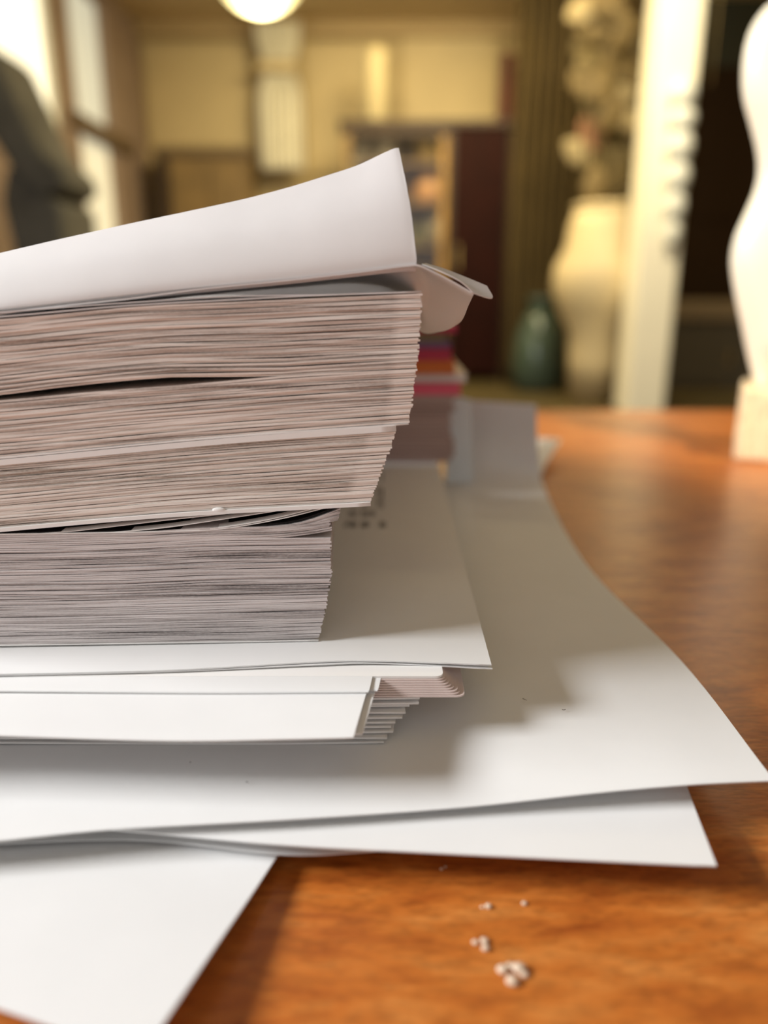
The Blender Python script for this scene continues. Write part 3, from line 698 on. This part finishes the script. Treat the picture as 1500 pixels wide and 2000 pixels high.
yfront = lambda x: .2090 + .035 * (x + .1)          # front faces of the pile, slightly turned
def fy(px):                                          # front depth under an image column
    x = (px - 750) / F * .22; return yfront(x)
def zc(pts): return curve([(Q(px, py, fy(px)).x, Q(px, py, fy(px)).z) for px, py in pts])
XLEFT = -.150
ROT = math.radians(3.0); DEP = .240

M['pgA'] = page_mat('grey_page_edges', (0.72, 0.67, 0.66, 1), (0.27, 0.245, 0.24, 1), (-.0195, .16), .002, 0.9, 520)
M['pgB'] = page_mat('brownish_page_edges', (0.88, 0.82, 0.765, 1), (0.32, 0.27, 0.225, 1), (-.0305, .355), .0085, 0.8, 480)
M['pgC'] = page_mat('cream_page_edges', (0.88, 0.81, 0.755, 1), (0.25, 0.20, 0.17, 1), (-.0005, .075), .0070, 0.75, 480)

def spine(parent, z0, z1, mt):
    bm = bmesh.new(); add_box(bm, (XLEFT - .0015, .2055, z0), (XLEFT, .445, z1), .0004); return bm_obj('spine', bm, mt, parent)
def cover(parent, name, zf, x1, zback, thick, mt, ext=.0006, deep=.240):
    rows_ = []
    for v in (0, deep * .16, deep * .5, deep):
        r_ = []
        for i in range(13):
            x = XLEFT + (x1 - XLEFT) * i / 12; t = min(1, v / .10)
            r_.append(Vector((x - math.sin(ROT) * v, yfront(x) - ext + v, zf(x) * (1 - v / deep) + (zback if deep > .1 else zf(x)) * (v / deep))))
        rows_.append(r_)
    return sheet(name, rows_, mt, thick, 36, 8, parent)

# --- lowest book, grey page edges
zA0 = zc([(-200, 1262), (0, 1261), (330, 1256), (622, 1247)]); zA1 = zc([(-200, 1050), (0, 1046), (250, 1040), (430, 1030), (640, 1027)])
gA = empty('paperback_book', (-.08, .30, .0322), 'lowest thick book with grey page edges, on the printed sheet', 'book', 'books in the pile')
xa0 = Q(622, 1247, fy(622)).x; xa1 = Q(646, 1040, fy(646)).x
zAmin = .0326
book_block('pages', ([Vector((XLEFT, 0, 0))], lambda x: max(zAmin, zA0(x)), yfront, zAmin), ([0], zA1, yfront, .0675), lambda f: xa0 + (xa1 - xa0) * (min(1, f * 1.7)) ** .8, 62, DEP, M['pgA'], gA, ROT, .86,
           lift=lambda x, f: (.0022 * max(0, min(1, (x + .036) / .022)) ** 2 if f > .9 else 0), yj=.00025)
spine(gA, .0330, .0665, M['card'])
cover(gA, 'back_cover', lambda x: zAmin - .00002, xa0, .0324, .0003, M['card'], .0002)
xl1 = Q(664, 1000, fy(664)).x
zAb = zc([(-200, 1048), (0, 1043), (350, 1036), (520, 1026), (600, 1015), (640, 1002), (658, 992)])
cover(gA, 'front_cover_or_gap_shade', lambda x: zAb(x) + .0003, Q(655, 1000, fy(655)).x, .0684, .0003, M['gap_shade'], -.0004)  # dark sheet put in as the shade of the gap, not a real cover
for k, pts in enumerate(([(130, 1038), (220, 1028), (320, 1016), (440, 1003)], [(200, 1041), (310, 1032), (410, 1018), (540, 998)], [(380, 1036), (480, 1024), (550, 1010), (610, 995)], [(400, 1037), (495, 1025), (570, 1010), (640, 992)])):
    zf = zc([(-200, 1049), (0, 1045)] + pts)
    xe = Q(pts[-1][0], pts[-1][1], fy(pts[-1][0])).x
    cover(gA, 'lifted_page', lambda x, zf=zf, k=k: zf(x) + .00012 * k, xe, .0700 + .0003 * k, .0002, M['card'], .0001 * k, .004)
for k in range(9):                                   # bundle of leaves curling up at the right end
    d = k * .00036
    zf = zc([(-200, 1049), (0, 1045), (350, 1040 - k * .3), (520, 1035 - k * .8), (600, 1029 - k * 1.4), (640, 1022 - k * 2.0), (662, 1014 - k * 2.4)])
    cover(gA, 'curled_page', zf, Q(660 + k * .4, 1010, fy(660)).x + random.uniform(-.0003, .0003), .0672 + d * .3, .00026, M['pgA'], random.uniform(-.0002, .0002))

# --- middle book
zB0 = zc([(-200, 1054), (0, 1033), (280, 1008), (430, 998), (580, 990), (724, 982)]); zB1 = zc([(-200, 922), (0, 905), (300, 876), (500, 858), (776, 838)])
gB = empty('paperback_book', (-.08, .30, .067), 'middle book with slanted light brown page edges and white covers', 'book', 'books in the pile')
xb0 = Q(724, 983, fy(724)).x; xb1 = Q(776, 840, fy(776)).x
book_block('pages', ([Vector((XLEFT, 0, 0))], lambda x: zB0(x) + .0004, yfront, .0695), ([0], lambda x: zB1(x) - .0006, yfront, .0900), lambda f: xb0 + (xb1 - xb0) * f, 34, DEP, M['pgB'], gB, ROT, .88)
spine(gB, .0665, .0870, M['card'])
cover(gB, 'back_cover', lambda x: zB0(x) + .00035, xb0, .0694, .0011, M['card'], .0008)
cover(gB, 'front_cover_or_gap_shade', lambda x: zB1(x) + .0011, xb1 - .0004, .0906, .0016, M['card'], .0006)
bm = bmesh.new(); nk = Q(428, 992, fy(428)); bmesh.ops.create_icosphere(bm, subdivisions=2, radius=.0009, matrix=Matrix.Translation((nk.x, nk.y - .0004, nk.z - .0004)) @ Matrix.Diagonal((2.2, .7, .75, 1)))
bm_obj('cover_dent', bm, M['card'], gB, True)

# --- upper book, split by a dark gap
zC0 = zc([(-200, 912), (0, 897), (300, 868), (500, 851), (798, 830)]); zC1 = zc([(-200, 632), (0, 618), (250, 596), (430, 586), (600, 577), (822, 569)])
gC = empty('paperback_book', (-.08, .30, .088), 'upper thick book with cream page edges and a lifted top cover', 'book', 'books in the pile')
xc0 = Q(798, 829, fy(798)).x; xc1 = Q(823, 572, fy(823)).x
def gapC(x, f):
    g_ = .0016 * max(0, min(1, (-.028 - x) / .03)) * max(.35, min(1, (x + .14) / .05))
    return g_ * (1 if .42 <= f < .50 else (1 - f) / .5 if f >= .5 else -f * .2) if f >= .42 else -g_ * .3 * f / .42
book_block('pages', ([Vector((XLEFT, 0, 0))], lambda x: zC0(x) + .0006, yfront, .0916), ([0], lambda x: zC1(x) - .0006, yfront, .1290), lambda f: xc0 + (xc1 - xc0) * min(1, f * 1.25) ** .7, 58, DEP, M['pgC'], gC, ROT, .88, gap=gapC, yj=.0004)
spine(gC, .0885, .1285, M['card'])
cover(gC, 'back_cover', lambda x: zC0(x) + .00055, xc0, .0914, .0004, M['card'], .0005)
cover(gC, 'top_page', lambda x: zC1(x) + .0001, xc1, .1295, .0004, M['paper_soft'], .0004)
zC2 = zc([(-200, 628), (0, 612), (180, 598), (330, 588), (450, 581), (600, 578), (815, 573)])
cover(gC, 'top_page', lambda x: zC2(x) + .0004, xc1 - .0008, .1300, .0003, M['paper_soft'], .0003)
# lifted cover: its near edge stands up, the rest lies back on the pile
ne = [(-200, 540), (-80, 518), (0, 502), (120, 474), (250, 445), (380, 417), (480, 395), (570, 371), (640, 349), (700, 329), (742, 309), (768, 297), (779, 295)]
fo = [(-200, 640), (-80, 622), (0, 607), (120, 592), (250, 576), (380, 562), (480, 552), (570, 543), (640, 535), (700, 528), (750, 522), (790, 518), (813, 517)]
mi = [(a[0] * .45 + b[0] * .55 + (3 if a[0] > 700 else 0), a[1] * .5 + b[1] * .5) for a, b in zip(ne, fo)]
r0 = [Q(px, py, fy(px) + .0170) for px, py in ne]; r1_ = [Q(px, py, fy(px) + .0075) for px, py in mi]; r2_ = [Q(px, py, fy(px) + .0024) for px, py in fo]
r3_ = [Vector((p.x - .001, p.y + .006, p.z + .0004)) for p in r2_]; r4_ = [Vector((p.x - .004, p.y + .05, p.z + .0008)) for p in r2_]
sheet('lifted_cover', [r0, r1_, r2_, r3_, r4_], M['paper_soft'], .0012, 60, 30, gC, rough=.00012)

# --- loose sheet tucked under the lifted cover, its corner folded down
a0 = [(-200, 652), (0, 612), (120, 596), (250, 582), (400, 562), (560, 546), (700, 530), (790, 518), (818, 517), (850, 531), (890, 552), (926, 573)]
b0 = [(-200, 656), (0, 616), (120, 600), (250, 587), (400, 568), (560, 551), (700, 535), (790, 524), (830, 540), (858, 560), (890, 580), (917, 592)]
c0 = [(-200, 660), (0, 619), (120, 604), (250, 590), (400, 572), (560, 556), (700, 544), (790, 560), (832, 625), (855, 634), (880, 636), (897, 628)]
ra = [Q(px, py, fy(px) + .0006) for px, py in a0]; rb_ = [Q(px, py, fy(px) + .006 + .010 * max(0, min(1, (px - 780) / 60)) + .010 * max(0, min(1, (780 - px) / 90))) for px, py in b0]; rc = [Q(px, py, fy(px) + .012 + .022 * max(0, min(1, (px - 760) / 60)) + .030 * max(0, min(1, (780 - px) / 90))) for px, py in c0]
for row in (rb_, rc):
    for i in range(8):
        row[i].z = max(row[i].z, zC1(row[i].x) + .0012)
rd = [Vector((p.x - .002, .320,   .1318)) if i < 8 else p + Vector((-.004, .020, -.003 if i > 8 else 0)) for i, p in enumerate(rc)]
t_ = sheet('folded_sheet', [ra, rb_, rc, rd], M['paper_soft'], .0004, 72, 24)
tag(t_, 'loose sheet under the lifted cover with its corner folded down to the right', 'paper')
ta = [Q(px, py, fy(px) + d) for px, py, d in ((824, 515, .0016), (860, 529, .0005), (900, 549, .0), (926, 573, .0006))]
tb = [Q(px, py, fy(px) + .006) for px, py in ((832, 514), (866, 524), (910, 541), (951, 558))]
tc_ = [Q(px, py, fy(px) + .0035) for px, py in ((828, 515), (866, 530), (915, 556), (962, 582))]
sheet('turned_corner', [[ta[0], ta[1], ta[2], ta[3]], [tc_[0], tc_[1], tc_[2], tc_[3]], [tb[0], tb[1], tb[2], tb[3]]], M['paper_soft'], .0003, 20, 8, t_)

# ================================================================ pile behind the books
Yr = .46
g = empty('paper_ream', (-.02, Yr + .08, .0322), 'blurred block of pinkish paper behind the books, under coloured booklets', 'ream')
M['reampaper'] = page_mat('pinkish_ream_edges', (0.50, 0.36, 0.32, 1), (0.36, 0.26, 0.23, 1), (1, 0), .1, .6, 300)
xr_ = Q(884, 800, Yr).x; ztop = Q(860, 772, Yr).z
nS = 16
for k in range(nS):
    z0 = .0323 + (ztop - .0323) * k / nS
    bm = bmesh.new(); add_box(bm, (-.12, Yr + random.uniform(-.001, .001), z0), (xr_ + random.uniform(-.002, .002), Yr + .15, z0 + (ztop - .0323) / nS * .9), .0002)
    bm_obj('paper_bundle', bm, M['reampaper'], g)
BK = [(772, 750, 902, lin(226, 96, 120), 'pink', .0), (749, 731, 914, lin(225, 212, 190), 'cream', .004), (730, 706, 890, lin(200, 105, 40), 'orange', .0), (705, 682, 884, lin(170, 45, 70), 'magenta', .001), (681, 670, 882, lin(112, 80, 110), 'purple', .002), (669, 652, 874, lin(110, 92, 62), 'olive brown', .003), (651, 637, 894, lin(150, 25, 55), 'crimson', .004)]
for yb_, yt_, xe, c_, nm, dy_ in BK:
    z0 = Q(860, yb_, Yr).z; z1 = Q(860, yt_, Yr).z; x1 = Q(xe, (yb_ + yt_) / 2, Yr).x; h = z1 - z0; t = min(.0012, h * .28)
    mc = mat(nm.replace(' ', '_') + '_cover', c_, .55)
    o = empty('booklet', (x1 - .07, Yr + .07, z0), '%s booklet in the coloured pile behind the books' % nm, 'booklet', 'coloured booklets behind the books')
    y0 = Yr + dy_
    box('cover', (x1 - .14, y0, z0 + .0001), (x1, y0 + .13, z0 + t), mc, o, .0003); box('cover', (x1 - .14, y0, z1 - t), (x1, y0 + .13, z1), mc, o, .0003)
    box('page_block', (x1 - .139, y0 + .0006, z0 + t), (x1 - .0008, y0 + .129, z1 - t), mc if nm != 'cream' else M['card'], o)

# ================================================================ wavy sculpture on a wooden block
Yst = P(1432, 897, 0).y
bl = P(1430, 897, 0)
zb = Q(1440, 757, Yst).z
g = empty('sculpture', (bl.x + .055, Yst + .04, 0), 'cream white wavy sculpture on a pale wooden block at the right edge', 'sculpture')
bm = bmesh.new()
add_box(bm, (bl.x, Yst - .02, .0002), (bl.x + .11, Yst + .06, zb), .003, 0); 
for v in bm.verts:
    d = Vector((v.co.x - bl.x, v.co.y - Yst, 0)); d.rotate(Matrix.Rotation(math.radians(-24), 3, 'Z')); v.co.x = bl.x + d.x + .006; v.co.y = Yst + d.y + .012
bm_obj('wooden_block', bm, M['palewood'], g)
Yq = Yst + .02
sil = [(1477, 757), (1466, 705), (1456, 655), (1442, 595), (1433, 545), (1430, 505), (1438, 462), (1454, 425), (1474, 380), (1483, 345), (1484, 315), (1478, 280), (1466, 235), (1455, 195), (1451, 150), (1456, 95), (1468, 55), (1488, 22), (1510, 4), (1545, -8)]
Lp = [Q(px, py, Yq) for px, py in sil]
cx = Q(1545, 400, Yq).x
cen = [cx + .004 * math.sin(i * .6) for i in range(len(Lp))]
vs, fs = [], []; n = 28
Lp2 = [cr(Lp, i / 60) for i in range(61)]
for i, p in enumerate(Lp2):
    rx = max(.0005, cx - p.x)
    for k in range(n):
        a = 2 * math.pi * k / n
        vs.append((cx - rx * math.cos(a), Yq + .022 * min(1, rx / .02) * math.sin(a), p.z))
for i in range(60):
    for k in range(n):
        k2 = (k + 1) % n; fs.append((i * n + k, (i + 1) * n + k, (i + 1) * n + k2, i * n + k2))
fs.append(tuple(range(n))); fs.append(tuple(reversed([60 * n + k for k in range(n)])))
mesh_obj('wavy_figure', vs, fs, M['statue'], g, True)

# ================================================================ crumbs on the desk
def crumb(px, py, blobs, label):
    bm = bmesh.new()
    for bx, by, r in blobs:
        q = P(px + bx, py + by, 0.0)
        k = len(bm.verts)
        m_ = Matrix.Translation((q.x, q.y, r * .45)) @ Matrix.Diagonal((1.2, 1.0, .7, 1))
        rr = bmesh.ops.create_icosphere(bm, subdivisions=2, radius=r, matrix=m_)
        for v in rr['verts']:
            v.co += (v.co - Vector((q.x, q.y, r * .45))) * (.35 * noise.noise(v.co * 3000))
            v.co.z = max(v.co.z, .00002)
    tag(bm_obj('crumb', bm, M['crumb'], None, True), label, 'crumb', 'crumbs on the desk')
crumb(1000, 1905, ((-18, -8, .0011), (14, -10, .0013), (0, 14, .0012), (24, 0, .0008), (-4, -16, .0008)), 'largest pale crumb cluster on the desk, nearest the lens')
crumb(942, 1846, ((-14, -4, .0006), (4, -6, .0008), (6, 8, .0008)), 'middle-sized pale crumb behind the largest one')
crumb(950, 1772, ((4, 0, .0007), (-8, 1, .0004)), 'small bright crumb below the shadow of the pointed sheet')
crumb(1024, 1766, ((0, 0, .00055),), 'single tiny crumb right of the small bright crumb')
crumb(862, 1698, ((0, 0, .00035), (8, -4, .0003)), 'tiny crumb inside the dark shadow under the sheets')
